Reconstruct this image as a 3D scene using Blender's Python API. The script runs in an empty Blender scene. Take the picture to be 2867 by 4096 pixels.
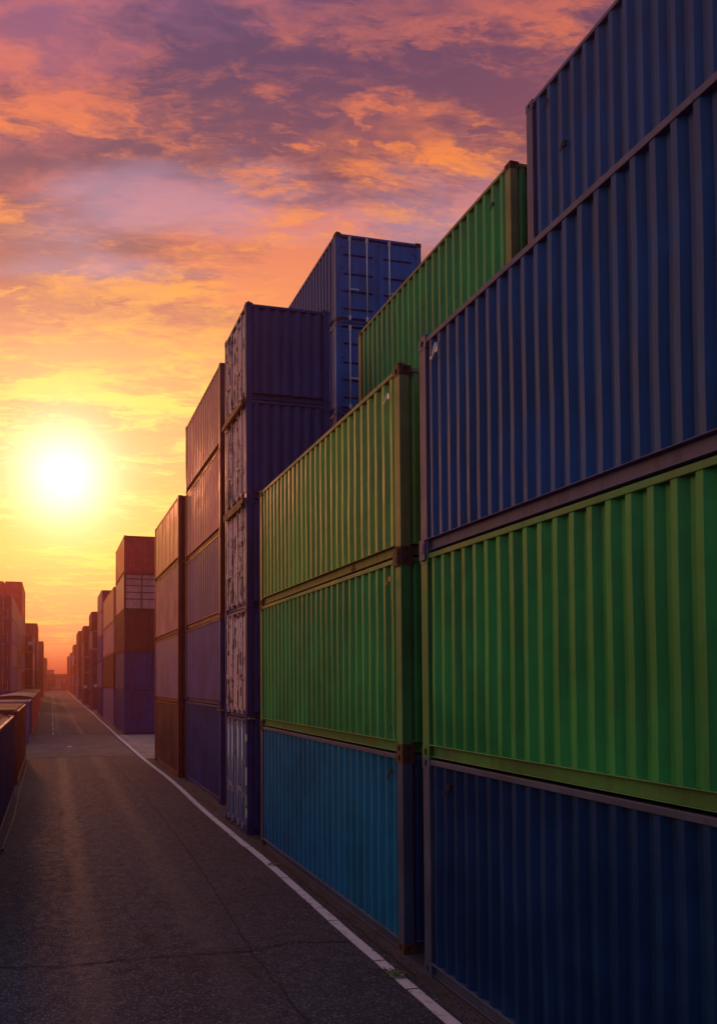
import bpy, math, random
from mathutils import Vector, Matrix, noise as mnoise
random.seed(7)
R = math.radians
sc = bpy.context.scene
COL = sc.collection

# ------------------------------------------------------------------ helpers
class MB:
    def __init__(s): s.v = []; s.f = []; s.mi = []; s.cur = 0
    def add(s, vs, fs):
        n = len(s.v); s.v += [tuple(p) for p in vs]
        for f in fs: s.f.append(tuple(i + n for i in f)); s.mi.append(s.cur)
    def box(s, x0, x1, y0, y1, z0, z1, M=None):
        p = [(x0,y0,z0),(x1,y0,z0),(x1,y1,z0),(x0,y1,z0),(x0,y0,z1),(x1,y0,z1),(x1,y1,z1),(x0,y1,z1)]
        if M: p = [M(*q) for q in p]
        s.add(p, [(0,3,2,1),(4,5,6,7),(0,1,5,4),(1,2,6,5),(2,3,7,6),(3,0,4,7)])
    def tube(s, a, b, r, n=10, r2=None):
        a = Vector(a); b = Vector(b); d = (b-a).normalized(); r2 = r if r2 is None else r2
        u = d.orthogonal().normalized(); w = d.cross(u); vs = []
        for c, rr in ((a, r), (b, r2)):
            for k in range(n):
                t = 2*math.pi*k/n; vs.append(c + u*math.cos(t)*rr + w*math.sin(t)*rr)
        fs = [(k, (k+1) % n, n+(k+1) % n, n+k) for k in range(n)]
        fs += [tuple(range(n-1, -1, -1)), tuple(range(n, 2*n))]
        s.add(vs, fs)
    def ribbon(s, pts, widths, z):
        vs = []
        for i, p in enumerate(pts):
            a = Vector(pts[max(0, i-1)]); b = Vector(pts[min(len(pts)-1, i+1)]); d = (b-a).normalized()
            n = Vector((-d.y, d.x)); w = widths[i] if isinstance(widths, list) else widths
            q = Vector(p); l = q + n*w/2; r = q - n*w/2
            vs += [(l.x, l.y, z), (r.x, r.y, z)]
        s.add(vs, [(2*i+1, 2*i+3, 2*i+2, 2*i) for i in range(len(pts)-1)])
    def build(s, name, mats, parent=None, smooth=False):
        me = bpy.data.meshes.new(name); me.from_pydata(s.v, [], s.f)
        for m in (mats if isinstance(mats, (list, tuple)) else [mats]): me.materials.append(m)
        if any(s.mi): me.polygons.foreach_set('material_index', s.mi)
        if smooth: me.polygons.foreach_set('use_smooth', [True]*len(s.f))
        me.update()
        o = bpy.data.objects.new(name, me); COL.objects.link(o)
        if parent: o.parent = parent
        return o

def tag(o, label=None, cat=None, group=None, kind=None):
    if label: o['label'] = label
    if cat: o['category'] = cat
    if group: o['group'] = group
    if kind: o['kind'] = kind
    return o
def empty(name, loc):
    o = bpy.data.objects.new(name, None); COL.objects.link(o); o.location = loc; o.empty_display_size = .2
    return o
def s2l(c):
    return tuple((x/255/12.92 if x/255 <= .04045 else ((x/255+.055)/1.055)**2.4) for x in c) + (1,)

# ------------------------------------------------------------------ node helper
class NT:
    def __init__(s, nt): s.nt = nt; s.N = nt.nodes; s.L = nt.links
    def node(s, t, **kw):
        n = s.N.new(t)
        for k, v in kw.items(): setattr(n, k, v)
        return n
    def put(s, sock, v):
        if isinstance(v, bpy.types.NodeSocket): s.L.new(v, sock)
        elif v is not None:
            try: sock.default_value = v
            except Exception: sock.default_value = (v,)*len(sock.default_value)
    def m(s, op, a, b=None, c=None, clamp=False):
        n = s.node('ShaderNodeMath', operation=op, use_clamp=clamp)
        s.put(n.inputs[0], a)
        if b is not None: s.put(n.inputs[1], b)
        if c is not None: s.put(n.inputs[2], c)
        return n.outputs[0]
    def vm(s, op, a, b=None, sc=None):
        n = s.node('ShaderNodeVectorMath', operation=op); s.put(n.inputs[0], a)
        if b is not None: s.put(n.inputs[1], b)
        if sc is not None: s.put(n.inputs['Scale'], sc)
        return n.outputs['Value'] if op in ('DOT_PRODUCT', 'LENGTH', 'DISTANCE') else n.outputs[0]
    def noise(s, vec, scale, detail=4, rough=.55, dist=0, dim='3D', w=None):
        n = s.node('ShaderNodeTexNoise', noise_dimensions=dim); s.put(n.inputs['Vector'], vec)
        n.inputs['Scale'].default_value = scale; n.inputs['Detail'].default_value = detail
        n.inputs['Roughness'].default_value = rough; n.inputs['Distortion'].default_value = dist
        if w is not None: s.put(n.inputs['W'], w)
        return n.outputs[0]
    def mr(s, v, a, b, c=0., d=1., smooth=True):
        n = s.node('ShaderNodeMapRange'); n.interpolation_type = 'SMOOTHSTEP' if smooth else 'LINEAR'; n.clamp = True
        s.put(n.inputs[0], v)
        for i, x in enumerate((a, b, c, d)): s.put(n.inputs[1+i], x)
        return n.outputs[0]
    def mix(s, f, a, b, mode='MIX'):
        n = s.node('ShaderNodeMix', data_type='RGBA', blend_type=mode); n.clamp_result = False
        s.put(n.inputs[0], f); s.put(n.inputs[6], a); s.put(n.inputs[7], b)
        return n.outputs[2]
    def ramp(s, v, stops, interp='LINEAR'):
        n = s.node('ShaderNodeValToRGB'); r = n.color_ramp; r.interpolation = interp
        while len(r.elements) > 1: r.elements.remove(r.elements[0])
        r.elements[0].position = stops[0][0]; r.elements[0].color = stops[0][1]
        for p, c in stops[1:]:
            e = r.elements.new(p); e.color = c
        s.put(n.inputs[0], v); return n.outputs[0]
    def xyz(s, v):
        n = s.node('ShaderNodeSeparateXYZ'); s.put(n.inputs[0], v); return n.outputs
    def comb(s, x, y, z):
        n = s.node('ShaderNodeCombineXYZ')
        for i, q in enumerate((x, y, z)): s.put(n.inputs[i], q)
        return n.outputs[0]

def new_mat(name):
    m = bpy.data.materials.new(name); m.use_nodes = True
    t = NT(m.node_tree); b = t.N['Principled BSDF']
    return m, t, b

_mats = {}
def paint(name, rgb, rough=.42, rust=.35, streak=.5, fade=.25, spec=.5):
    """weathered container paint: sun fade, dirt streaks, rust blooms, scuffs"""
    if name in _mats: return _mats[name]
    m, t, b = new_mat(name)
    tc = t.node('ShaderNodeTexCoord').outputs['Object']
    oi = t.node('ShaderNodeObjectInfo').outputs['Random']
    off = t.vm('SCALE', (13.1, 7.7, 5.3), sc=oi)
    p = t.vm('ADD', tc, off)
    big = t.noise(p, .9, 4, .6)
    st = t.noise(t.vm('MULTIPLY', p, (5, 5, .25)), 1.6, 4, .65)
    fine = t.noise(p, 22, 3, .6)
    c = t.mix(t.mr(big, .36, .64), tuple(x*.85 for x in rgb[:3])+(1,), tuple(min(1, x*(1+fade)+.006*fade) for x in rgb[:3])+(1,))
    c = t.mix(t.mr(st, .45, .72, 0, streak), c, tuple(x*.45+.002 for x in rgb[:3])+(1,))
    c = t.mix(t.mr(fine, .55, .8, 0, .25), c, tuple(x*1.35+.004 for x in rgb[:3])+(1,))
    rn = t.noise(t.vm('MULTIPLY', p, (1, 1, .45)), 3.1, 6, .68)
    z = t.xyz(tc)[2]
    low = t.mr(z, 1.0, .1, 0, .07)
    thr = t.m('SUBTRACT', .80-.16*rust, low)
    rm = t.mr(rn, thr, t.m('ADD', thr, .05))
    c = t.mix(rm, c, t.ramp(fine, [(.35, (.035, .014, .008, 1)), (.65, (.12, .045, .018, 1))]))
    t.L.new(c, b.inputs['Base Color'])
    rs = t.noise(t.vm('MULTIPLY', p, (7, 7, .9)), 1.9, 5, .7)
    runs = t.m('MULTIPLY', t.mr(rs, .665-.03*rust, .72), t.mr(t.noise(p, 1.1, 2), .45, .6))
    c = t.mix(t.m('MULTIPLY', runs, .8), c, (.07, .026, .014, 1))
    sc_ = t.noise(t.vm('MULTIPLY', p, (2, 9, 9)), 3.3, 5, .75)
    c = t.mix(t.m('MULTIPLY', t.mr(sc_, .70, .74), .5), c, tuple(min(1, x*1.6+.05) for x in rgb[:3])+(1,))
    rr = t.m('ADD', t.mr(big, .3, .7, rough-.05, rough+.14), t.m('MULTIPLY', rm, .35))
    t.L.new(rr, b.inputs['Roughness'])
    b.inputs['Specular IOR Level'].default_value = spec
    bp = t.node('ShaderNodeBump'); bp.inputs['Strength'].default_value = .22; bp.inputs['Distance'].default_value = .01
    t.L.new(t.m('ADD', t.noise(p, 4.5, 3, .5), t.m('MULTIPLY', t.m('ADD', fine, rm), .16)), bp.inputs['Height'])
    bd = t.node('ShaderNodeBump'); bd.inputs['Strength'].default_value = .5; bd.inputs['Distance'].default_value = .03
    t.L.new(t.noise(p, 1.7, 2, .5), bd.inputs['Height']); t.L.new(bd.outputs[0], bp.inputs['Normal'])
    t.L.new(bp.outputs[0], b.inputs['Normal'])
    _mats[name] = m
    return m

def peeling(name, top, under, s=1.0, keep=.015):
    m, t, b = new_mat(name)
    tc = t.node('ShaderNodeTexCoord').outputs['Object']
    oi = t.node('ShaderNodeObjectInfo').outputs['Random']
    p = t.vm('ADD', tc, t.vm('SCALE', (17.1, 9.7, 6.3), sc=oi))
    warp = t.vm('SCALE', t.noise(p, 2.5, 3), sc=.35)
    n = t.noise(t.vm('ADD', t.vm('MULTIPLY', p, (1, 1.6, .9)), warp), 2.3*s, 7, .66, .5)
    n2 = t.noise(t.vm('MULTIPLY', p, (3, 6, .5)), 1.5, 4, .6)
    h = t.m('ADD', n, t.m('MULTIPLY', t.m('SUBTRACT', n2, .5), .35))
    msk = t.mr(h, .525+keep, .545+keep)
    fine = t.noise(p, 30, 3)
    ca = t.mix(fine, top, tuple(x*.72 for x in top[:3])+(1,))
    cb = t.mix(fine, under, tuple(x*2.2+.01 for x in under[:3])+(1,))
    t.L.new(t.mix(msk, ca, cb), b.inputs['Base Color'])
    b.inputs['Roughness'].default_value = .6
    bp = t.node('ShaderNodeBump'); bp.inputs['Strength'].default_value = .7; bp.inputs['Distance'].default_value = .012
    t.L.new(t.m('SUBTRACT', t.m('MULTIPLY', fine, .2), msk), bp.inputs['Height'])
    t.L.new(bp.outputs[0], b.inputs['Normal'])
    return m

def plain(name, rgb, rough=.6, metal=0., var=.3, scale=6, bump=.15):
    m, t, b = new_mat(name)
    tc = t.node('ShaderNodeTexCoord').outputs['Object']
    n = t.noise(tc, scale, 6, .65)
    t.L.new(t.mix(n, tuple(x*(1-var) for x in rgb[:3])+(1,), tuple(x*(1+var) for x in rgb[:3])+(1,)), b.inputs['Base Color'])
    b.inputs['Roughness'].default_value = rough; b.inputs['Metallic'].default_value = metal
    bp = t.node('ShaderNodeBump'); bp.inputs['Strength'].default_value = bump; bp.inputs['Distance'].default_value = .01
    t.L.new(t.noise(tc, scale*8, 3), bp.inputs['Height']); t.L.new(bp.outputs[0], b.inputs['Normal'])
    return m

# ------------------------------------------------------------------ palette (real paint colours)
GREEN  = (.018, .265, .058, 1)
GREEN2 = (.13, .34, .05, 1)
BLUE   = (.005, .060, .225, 1)
NAVY   = (.001, .030, .110, 1)
TEAL   = (.001, .130, .255, 1)
INDIGO = (.026, .038, .150, 1)
MAUVE  = (.125, .085, .24, 1)
RED    = (.56, .042, .042, 1)
DRED   = (.17, .022, .018, 1)
BROWN  = (.15, .045, .035, 1)
TAN    = (.64, .27, .155, 1)
PINK   = (.64, .27, .235, 1)
SLATE  = (.25, .125, .215, 1)
P = lambda n, c, **k: paint('paint_'+n, c, **k)
M = dict(
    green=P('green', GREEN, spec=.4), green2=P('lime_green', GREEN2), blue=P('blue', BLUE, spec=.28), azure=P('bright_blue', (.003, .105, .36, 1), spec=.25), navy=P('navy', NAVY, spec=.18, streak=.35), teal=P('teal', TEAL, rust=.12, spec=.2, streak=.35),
    indigo=P('indigo', INDIGO, spec=.25), mauve=P('mauve', MAUVE), red=P('red', RED), dred=P('dark_red', DRED), brown=P('brown', BROWN),
    tan=P('tan', TAN), pink=P('pink', PINK), slate=P('slate', SLATE),
    wornblue=P('worn_blue', (.085, .082, .185, 1), rust=.6, rough=.55, streak=.6), wornolive=P('worn_olive', (.17, .20, .06, 1), rust=.7, rough=.55),
    wornnavy=P('worn_navy', (.045, .070, .135, 1), rust=.6, rough=.5), worngreen=P('worn_green', (.04, .19, .05, 1), rust=.55, rough=.5),
    rusty=P('rusty_steel', (.075, .035, .025, 1), rust=1.2, rough=.65),
    peel=peeling('peeling_paint', (.78, .58, .58, 1), (.05, .033, .05, 1)),
    peelblue=peeling('peeling_blue_paint', (.13, .19, .36, 1), (.015, .03, .09, 1), .8, .07),
    galv=plain('galvanised_rod', (.62, .60, .60, 1), .38, .6, .2),
    whitepaint=plain('white_fitting', (.70, .68, .66, 1), .5, 0, .15),
    dark=plain('dark_underside', (.025, .02, .018, 1), .85),
    brass=plain('yellow_strap', (.38, .29, .06, 1), .7),
    orange=plain('orange_tag', (.55, .28, .06, 1), .6),
    timber=plain('weathered_timber', (.36, .19, .075, 1), .8, 0, .5, 14, .5),
)

# ------------------------------------------------------------------ container builder
def side_map(side, x0, x1, y0, y1):
    """local (u along, w outward, v up) -> container coordinates"""
    if side == 'lane':  return lambda u, w, v: (x0 - w, y0 + u, v), y1 - y0       # faces -X
    if side == 'far':   return lambda u, w, v: (x1 + w, y1 - u, v), y1 - y0       # faces +X
    if side == 'near':  return lambda u, w, v: (x1 - u, y0 - w, v), x1 - x0       # faces -Y
    if side == 'back':  return lambda u, w, v: (x0 + u, y1 + w, v), x1 - x0       # faces +Y

POST = .145; TOPR = .062; BOTR = .165
def corr_wall(mb, Mp, U, H, pitch, depth, off=.014):
    a = POST; b = U - POST; n = max(3, round((b-a)/pitch)); pt = (b-a)/n
    z0 = BOTR; z1 = H - .02 - TOPR*.6
    prof = [(a, -off-depth)]
    for i in range(n):
        s = a + i*pt
        prof += [(s+.12*pt, -off-depth), (s+.36*pt, -off), (s+.64*pt, -off), (s+.88*pt, -off-depth)]
    prof.append((b, -off-depth))
    rows = 7 if pitch < .28 else 2
    sd = random.uniform(0, 100); vs = []
    for u, w in prof:
        for k in range(rows):
            f = k/(rows-1); v = z0+(z1-z0)*f; e = math.sin(math.pi*f)**.5
            dw = e*(.011*mnoise.noise((u*.8+sd, v*.7, 1)) + .006*mnoise.noise((u*3+sd, v*1.6, 5)))
            du = e*.008*mnoise.noise((u*2.2+sd, v*.9, 9))
            vs.append(Mp(u+du, min(w+dw, -.004), v))
    mb.add(vs, [(rows*i+k, rows*(i+1)+k, rows*(i+1)+k+1, rows*i+k+1) for i in range(len(prof)-1) for k in range(rows-1)])

def casting_mesh():
    mb = MB(); x = .089; y = .081; z = .118
    mb.box(-x+.022, x-.022, -y+.022, y-.022, 0.002, z-.002)
    for sx in (-1, 1):                      # side plates with an oval opening
        for (ax, hw, ho) in (('x', y, x), ('y', x, y)):
            k = 14; outer = []; inner = []
            for i in range(k):
                t = 2*math.pi*(i+.5)/k; c, s_ = math.cos(t), math.sin(t)
                mx = max(abs(c), abs(s_))
                outer.append((c/mx*hw, z/2 + s_/mx*z/2)); inner.append((c*.030, z/2 + s_*.042))
            def P3(u, v, d):
                return (sx*(ho-d), u, v) if ax == 'x' else (u, sx*(ho-d), v)
            vs = [P3(u, v, 0) for u, v in outer] + [P3(u, v, 0) for u, v in inner] + [P3(u, v, .021) for u, v in inner]
            fs = []
            for i in range(k):
                j = (i+1) % k; fs += [(i, j, k+j, k+i), (k+i, k+j, 2*k+j, 2*k+i)]
            mb.add(vs, fs)
    mb.box(-x, x, -y, y, -.006, .006); mb.box(-x, x, -y, y, z-.006, z+.006)
    return mb
_cm = {}
def casting(parent, loc, mat):
    k = mat.name
    if k not in _cm:
        o = casting_mesh().build('corner_casting', mat, parent); _cm[k] = o.data
    else:
        o = bpy.data.objects.new('corner_casting', _cm[k]); COL.objects.link(o); o.parent = parent
    o.location = loc
    return o

def door_end(root, Mp, U, H, mat, rodmat, style, rng):
    """two door leaves with lock rods (> cam brackets, handles) between the corner posts"""
    a = POST-.03; b = U-POST+.03; mid = (a+b)/2; z0 = .15; z1 = H-.13
    for k, (p, q) in enumerate(((a, mid-.012), (mid+.012, b))):
        mb = MB()
        if style == 'ribbed': mb.box(p, q, -.075, -.040, z0, z1, Mp)
        else: mb.box(p, q, -.125, -.110, z0, z1, Mp)
        if style == 'ribbed':
            n = 4
            for i in range(n):
                c = p + (q-p)*(i+.5)/n; hw = (q-p)/n*.27
                for s_ in (1,):
                    mb.add([Mp(c-hw-.03, -.0405, z0+.07), Mp(c-hw, -.008, z0+.07), Mp(c+hw, -.008, z0+.07), Mp(c+hw+.03, -.0405, z0+.07),
                            Mp(c-hw-.03, -.0405, z1-.07), Mp(c-hw, -.008, z1-.07), Mp(c+hw, -.008, z1-.07), Mp(c+hw+.03, -.0405, z1-.07)],
                           [(0,1,5,4),(1,2,6,5),(2,3,7,6),(0,3,2,1),(4,5,6,7)])
        else:
            zs_ = [z0 + (z1-z0)*f for f in (.12, .34, .56, .80)]; e0, e1 = p+.17, q-.14; last = z0   # pressed horizontal slots
            for zc in zs_:
                mb.box(p, q, -.1095, -.040, last, zc-.035, Mp); mb.box(p, e0, -.1095, -.040, zc-.035, zc+.035, Mp); mb.box(e1, q, -.1095, -.040, zc-.035, zc+.035, Mp); last = zc+.035
            mb.box(p, q, -.1095, -.040, last, z1, Mp)
            mb.box(p, p+.05, -.0395, -.028, z0, z1, Mp); mb.box(q-.05, q, -.0395, -.028, z0, z1, Mp)
        leaf = mb.build('door', mat, root)
        for i in range(4):
            hb = MB(); zc = z0+.2+(z1-z0-.4)*i/3; uu = p+.02 if k == 0 else q-.02
            hb.tube(Mp(uu, -.015, zc-.06), Mp(uu, -.015, zc+.06), .018, 8); hb.box(min(uu, uu+(.13 if k == 0 else -.13)), max(uu, uu+(.13 if k == 0 else -.13)), -.0385, -.026, zc-.035, zc+.035, Mp)
            hb.build('hinge', mat, leaf)
        for i in range(2):
            u = p + (q-p)*(.30 if i == 0 else .74)
            if style == 'plain' and k == 0 and i == 0:
                zt = z0+(z1-z0)*.40; zb = z0+.05
            else: zt = z1+.05; zb = z0-.05
            rb = MB(); rb.tube(Mp(u, .004, zb), Mp(u, .004, zt), .017, 10)
            rod = rb.build('lock_rod', rodmat, leaf, True)
            for zc in ([zb+.06, zt-.06] + ([z0+(z1-z0)*f for f in (.3, .62)] if style == 'ribbed' else [])):
                if zb < zc < zt:
                    cb = MB(); cb.box(u-.03, u+.03, -.039, .024, zc-.065, zc+.065, Mp); cb.build('rod_bracket', rodmat, leaf)
            if i == 1 or style == 'ribbed':
                hz = z0 + (z1-z0)*.34 + .05*i; sg = .26 if i == 0 else -.26
                cb = MB(); cb.box(min(u, u+sg), max(u, u+sg), .018, .032, hz-.014, hz+.014, Mp); cb.box(u+sg-.012, u+sg+.012, -.039, .017, hz-.03, hz+.03, Mp); cb.build('door_handle', rodmat, leaf)

def plain_wall(mb, Mp, U, H, seams=0):
    mb.box(POST, U-POST, -.07, -.02, BOTR, H-.02-TOPR*.6, Mp)
    for i in range(seams):
        u = POST + (U-2*POST)*(i+1)/(seams+1); mb.box(u-.012, u+.012, -.0195, -.012, BOTR, H-.085, Mp)

def container(label, group, x0, y0, L, W, z0, H, body, pitch=.215, frame=None, lane='corr', near='corr', nearbody=None, lanebody=None,
              depth=.045, castings=True, rods=None, top=None, castmat=None, botr=None, bevel=False, side_sign=1, cat='container'):
    """x0 = face towards the lane. side_sign -1: the container stands left of the lane (its lane face looks to +X)."""
    rng = random.Random(hash((round(x0, 2), round(y0, 2), round(z0, 2))))
    root = empty('shipping_container', (x0 + side_sign*W/2, y0 + L/2, z0))
    tag(root, label, cat, group)
    X0, X1, Y0, Y1 = -W/2, W/2, -L/2, L/2
    body_m = M[body]; fm = M[frame or body]; lb = M[lanebody or body]; nb = M[nearbody or body]
    # frame: posts, rails, headers
    mb = MB()
    for sx in (-1, 1):
        for sy in (-1, 1):
            xa, xb = sorted((sx*W/2, sx*(W/2-POST))); ya, yb = sorted((sy*L/2, sy*(L/2-POST)))
            mb.box(xa, xb, ya, yb, .117, H-.117)
    for sd in ('lane', 'far', 'near', 'back'):
        Mp, U = side_map(sd, X0, X1, Y0, Y1)
        a, b = POST, U-POST
        if sd in ('near', 'back'): a, b = POST, U-POST
        mb.box(a, b, -.075, -.004, H-.02-TOPR, H-.018, Mp)                      # top rail
        mb.box(a+.0, b-.0, -.10, -.052, .016, BOTR-.012, Mp)                    # bottom rail web
        mb.box(a, b, -.09, .010, BOTR-.012, BOTR, Mp)                           # bottom rail flange
        mb.box(a, b, -.051, -.012, .016, .028, Mp)                              # lower lip
    fr = mb.build('frame', fm, root)
    if bevel:
        bv = fr.modifiers.new('bevel', 'BEVEL'); bv.width = .006; bv.segments = 2; bv.limit_method = 'ANGLE'
    lane_side = 'lane' if side_sign > 0 else 'far'
    for sd in ('lane', 'far', 'near', 'back'):
        Mp, U = side_map(sd, X0, X1, Y0, Y1)
        kind = lane if sd == lane_side else (near if sd == 'near' else 'corr')
        mat = lb if sd == lane_side else (nb if sd == 'near' else body_m)
        nm = 'side_wall' if sd in ('lane', 'far') else 'end_wall'
        if kind in ('corr', 'plain', 'seamed'):
            mb = MB()
            if kind == 'corr': corr_wall(mb, Mp, U, H, pitch if sd in ('lane', 'far') else max(pitch, .21), depth)
            else: plain_wall(mb, Mp, U, H, 5 if kind == 'seamed' else 0)
            mb.build(nm, mat, root)
        elif kind in ('doors', 'ribbed_doors'):
            mb = MB(); mb.box(POST, U-POST, -.20, -.126, .1, H-.1, Mp); mb.build('door_frame', body_m, root)
            door_end(root, Mp, U, H, mat, M[rods or 'galv'], 'ribbed' if kind == 'ribbed_doors' else 'plain', rng)
        elif kind == 'grid':
            mb = MB(); mb.box(POST, U-POST, -.07, -.03, BOTR, H-.085, Mp); w = mb.build('end_wall', M['pink'], root)
            gb = MB()
            for i in range(1, 5):
                zc = BOTR + (H-.085-BOTR)*i/5+.18; gb.box(POST, U-POST, -.0295, -.012, zc-.03, zc+.03, Mp)
            for u in (U*.52,): gb.box(u-.035, u+.035, -.0285, -.008, BOTR, H-.085, Mp)
            gb.build('grid_frame', M['dred'], w)
    # roof and floor
    rb = MB(); n = 10 if L > 3 else 4
    vs = []
    for i in range(n*4+1):
        yy = Y0+.07+(L-.14)*i/(n*4); zz = H-.045 - (.018 if i % 4 in (2, 3) else 0)
        vs += [(X0+.07, yy, zz), (X1-.07, yy, zz)]
    rb.add(vs, [(2*i, 2*i+1, 2*i+3, 2*i+2) for i in range(n*4)])
    rb.build('roof', M[top] if top else body_m, root)
    flb = MB(); flb.box(X0+.09, X1-.09, Y0+.09, Y1-.09, .10, .15)
    k = int(L/.45)
    for i in range(k):
        yy = Y0+.3+(L-.6)*i/max(1, k-1); flb.box(X0+.091, X1-.091, yy-.03, yy+.03, .02, .0995)
    flb.build('floor', M['dark'], root)
    if castings:
        cm = M[castmat] if castmat else fm
        for sx in (-1, 1):
            for sy in (-1, 1):
                for zz in (.006, H-.124):
                    casting(root, (sx*(W/2-.085), sy*(L/2-.077), zz), cm)
    return root

def part(root, name, mat, fn, smooth=False):
    mb = MB(); fn(mb); return mb.build(name, mat, root, smooth)

GR = 'containers stacked along the right of the lane'
GB = 'containers in the back row on the right'
GL = 'containers stacked on the left of the lane'
GS = 'single containers lining the left of the lane'
W20 = 2.44

# ------------------------------------------------------------------ stack A: nearest on the right
A_kw = dict(depth=.06, x0=4.50, y0=1.50, L=6.06, W=W20, pitch=.196, bevel=True, near='corr')
a1 = container('dark navy container on the ground at the right edge, under the large green one', GR, z0=0, H=2.62, body='navy', frame='wornnavy', castmat='wornnavy', **A_kw)
a2 = container('bright green container between navy and blue ones, nearest green box at the right edge', GR, z0=2.62, H=2.51, body='green', frame='worngreen', castmat='worngreen', **A_kw)
a3 = container('large blue container with pale corrugations topping the nearest stack at the right edge', GR, z0=5.13, H=2.67, body='blue', frame='wornblue', lanebody='blue', castmat='wornblue', **dict(A_kw, pitch=.18, depth=.055))
# ------------------------------------------------------------------ stack B
B_kw = dict(depth=.06, x0=4.52, y0=8.08, L=6.06, W=W20, pitch=.222, bevel=True)
b1 = container('teal blue container on the ground under two green ones', GR, z0=0, H=2.60, body='teal', frame='wornnavy', castmat='rusty', nearbody='navy', **B_kw)
b2 = container('green container resting directly on the teal blue one', GR, z0=2.60, H=2.62, body='green', frame='worngreen', castmat='rusty', **B_kw)
b3 = container('golden lit green container on top of another green one above the teal box', GR, z0=5.22, H=2.55, body='green2', frame='wornolive', castmat='rusty', **B_kw)
# ------------------------------------------------------------------ stack C: peeling doors
zC = [0, 2.70, 5.30, 7.85, 10.22, 12.52]
cl = ['indigo container on the ground with pale blue doors and stickers, below peeling ones',
      'indigo container with peeling lavender doors, second from the ground in the peeling stack',
      'indigo container with peeling doors, middle of the peeling five high stack',
      'indigo container with peeling doors, just under the topmost of the peeling stack',
      'indigo container with peeling doors and an open corner, top of the peeling stack']
cs = []
for i in range(5):
    cs.append(container(cl[i], GR, 4.47, 15.0, 1.95, 2.10, zC[i], zC[i+1]-zC[i]-.0, 'indigo', pitch=.26, lane='ribbed_doors',
              lanebody='peelblue' if i == 0 else 'peel', rods='galv' if i == 0 else 'peel', frame='indigo', bevel=True))
# ------------------------------------------------------------------ stack D
zD = [0, 2.87, 5.45, 7.95, 10.45, 12.95]
dl = [('dark indigo corrugated container at the foot of the tall stack beyond the peeling doors', 'indigo'),
      ('mauve corrugated container second from the ground beyond the peeling doors', 'mauve'),
      ('dusky slate corrugated container in the middle of the tall stack beyond the peeling doors', 'slate'),
      ('dusty pink corrugated container below the top one, beyond the peeling doors', 'pink'),
      ('salmon pink corrugated container topping the tall stack beyond the peeling doors', 'pink')]
for i, (l, c) in enumerate(dl):
    container(l, GR, 4.83, 18.88, 5.15, W20, zD[i], zD[i+1]-zD[i], c, pitch=.26, depth=.07, frame='dred' if i > 1 else 'indigo', nearbody='dred' if i > 1 else 'indigo', bevel=True)
# ------------------------------------------------------------------ stack F
zF = [0, 2.77, 5.40, 8.10, 10.57]
fl = [('rust brown corrugated container on the ground below a smooth mauve one', 'brown', 'corr'),
      ('smooth mauve container without corrugation, above the rust brown one', 'mauve', 'plain'),
      ('dusky rose corrugated container above the smooth mauve one', 'pink', 'corr'),
      ('orange tan plank sided container topping the four high stack before the gap', 'tan', 'seamed')]
for i, (l, c, k) in enumerate(fl):
    container(l, GR, 4.65, 24.5, 5.75, W20, zF[i], zF[i+1]-zF[i], c, pitch=.26, depth=.07, lane=k, frame='dred', nearbody='dred')
# ------------------------------------------------------------------ stack G beyond the gap
zG = [0, 2.96, 5.61, 8.44, 11.0, 13.6]
gl = [('indigo container on the ground beyond the pale concrete gap', 'indigo', 'indigo', 'corr'),
      ('purple blue container second from the ground beyond the pale concrete gap', 'indigo', 'indigo', 'corr'),
      ('dark red container below the pale gridded one', 'dred', 'dred', 'corr'),
      ('pale pink container whose end is divided by a dark red grid', 'pink', 'pink', 'grid'),
      ('bright red container on top of the pale gridded one', 'red', 'red', 'corr')]
for i, (l, c, n, k) in enumerate(gl):
    container(l, GR, 4.85, 45.4, 6.06, W20+.1, zG[i], zG[i+1]-zG[i], c, pitch=.2, near=k, lane='plain' if i in (1, 3, 4) else 'corr', frame=c if c != 'pink' else 'dred')
# ------------------------------------------------------------------ far right stacks
def stack(x0, y0, L, zs, cols, labels, group, sign=1, lanes=None, nears=None, castings=False, pitch=.28):
    out = []
    for i in range(len(zs)-1):
        out.append(container(labels[i], group, x0, y0, L, W20, zs[i], zs[i+1]-zs[i], cols[i], pitch=pitch, castings=castings, side_sign=sign,
                  lane=(lanes[i] if lanes else 'corr'), near=(nears[i] if nears else 'corr'), nearbody=('dred' if cols[i] in ('tan', 'pink', 'slate', 'mauve') else None)))
    return out
LV = {4: ['at the foot of', 'second from the ground in', 'third from the ground in', 'topping'],
      5: ['at the foot of', 'second from the ground in', 'in the middle of', 'fourth from the ground in', 'topping'],
      7: ['at the foot of', 'second from the ground in', 'third from the ground in', 'in the middle of', 'fifth from the ground in', 'sixth from the ground in', 'topping']}
CN = dict(indigo='indigo', mauve='mauve', slate='slate', pink='dusky pink', tan='orange tan', red='red', dred='dark red', brown='brown', blue='blue', green='green', navy='navy')
def far_stack(x0, y0, L, zs, cols, desc, group, sign=1, **k):
    n = len(cols)
    stack(x0, y0, L, zs, cols, ['%s box %s %s' % (CN[c], LV[n][i], desc) for i, c in enumerate(cols)], group, sign, **k)
far_stack(5.0, 54.9, 11.0, [0, 3.06, 5.92, 8.52, 11.4], ['mauve', 'dred', 'pink', 'tan'], 'the stack right behind the gridded one', GR, lanes=['plain', 'corr', 'corr', 'plain'], castings=True)
far_stack(5.02, 68.5, 6.06, [0, 3.02, 5.69, 8.29, 10.79, 13.0], ['indigo', 'slate', 'mauve', 'pink', 'pink'], 'the second stack behind the gridded one', GR)
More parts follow.
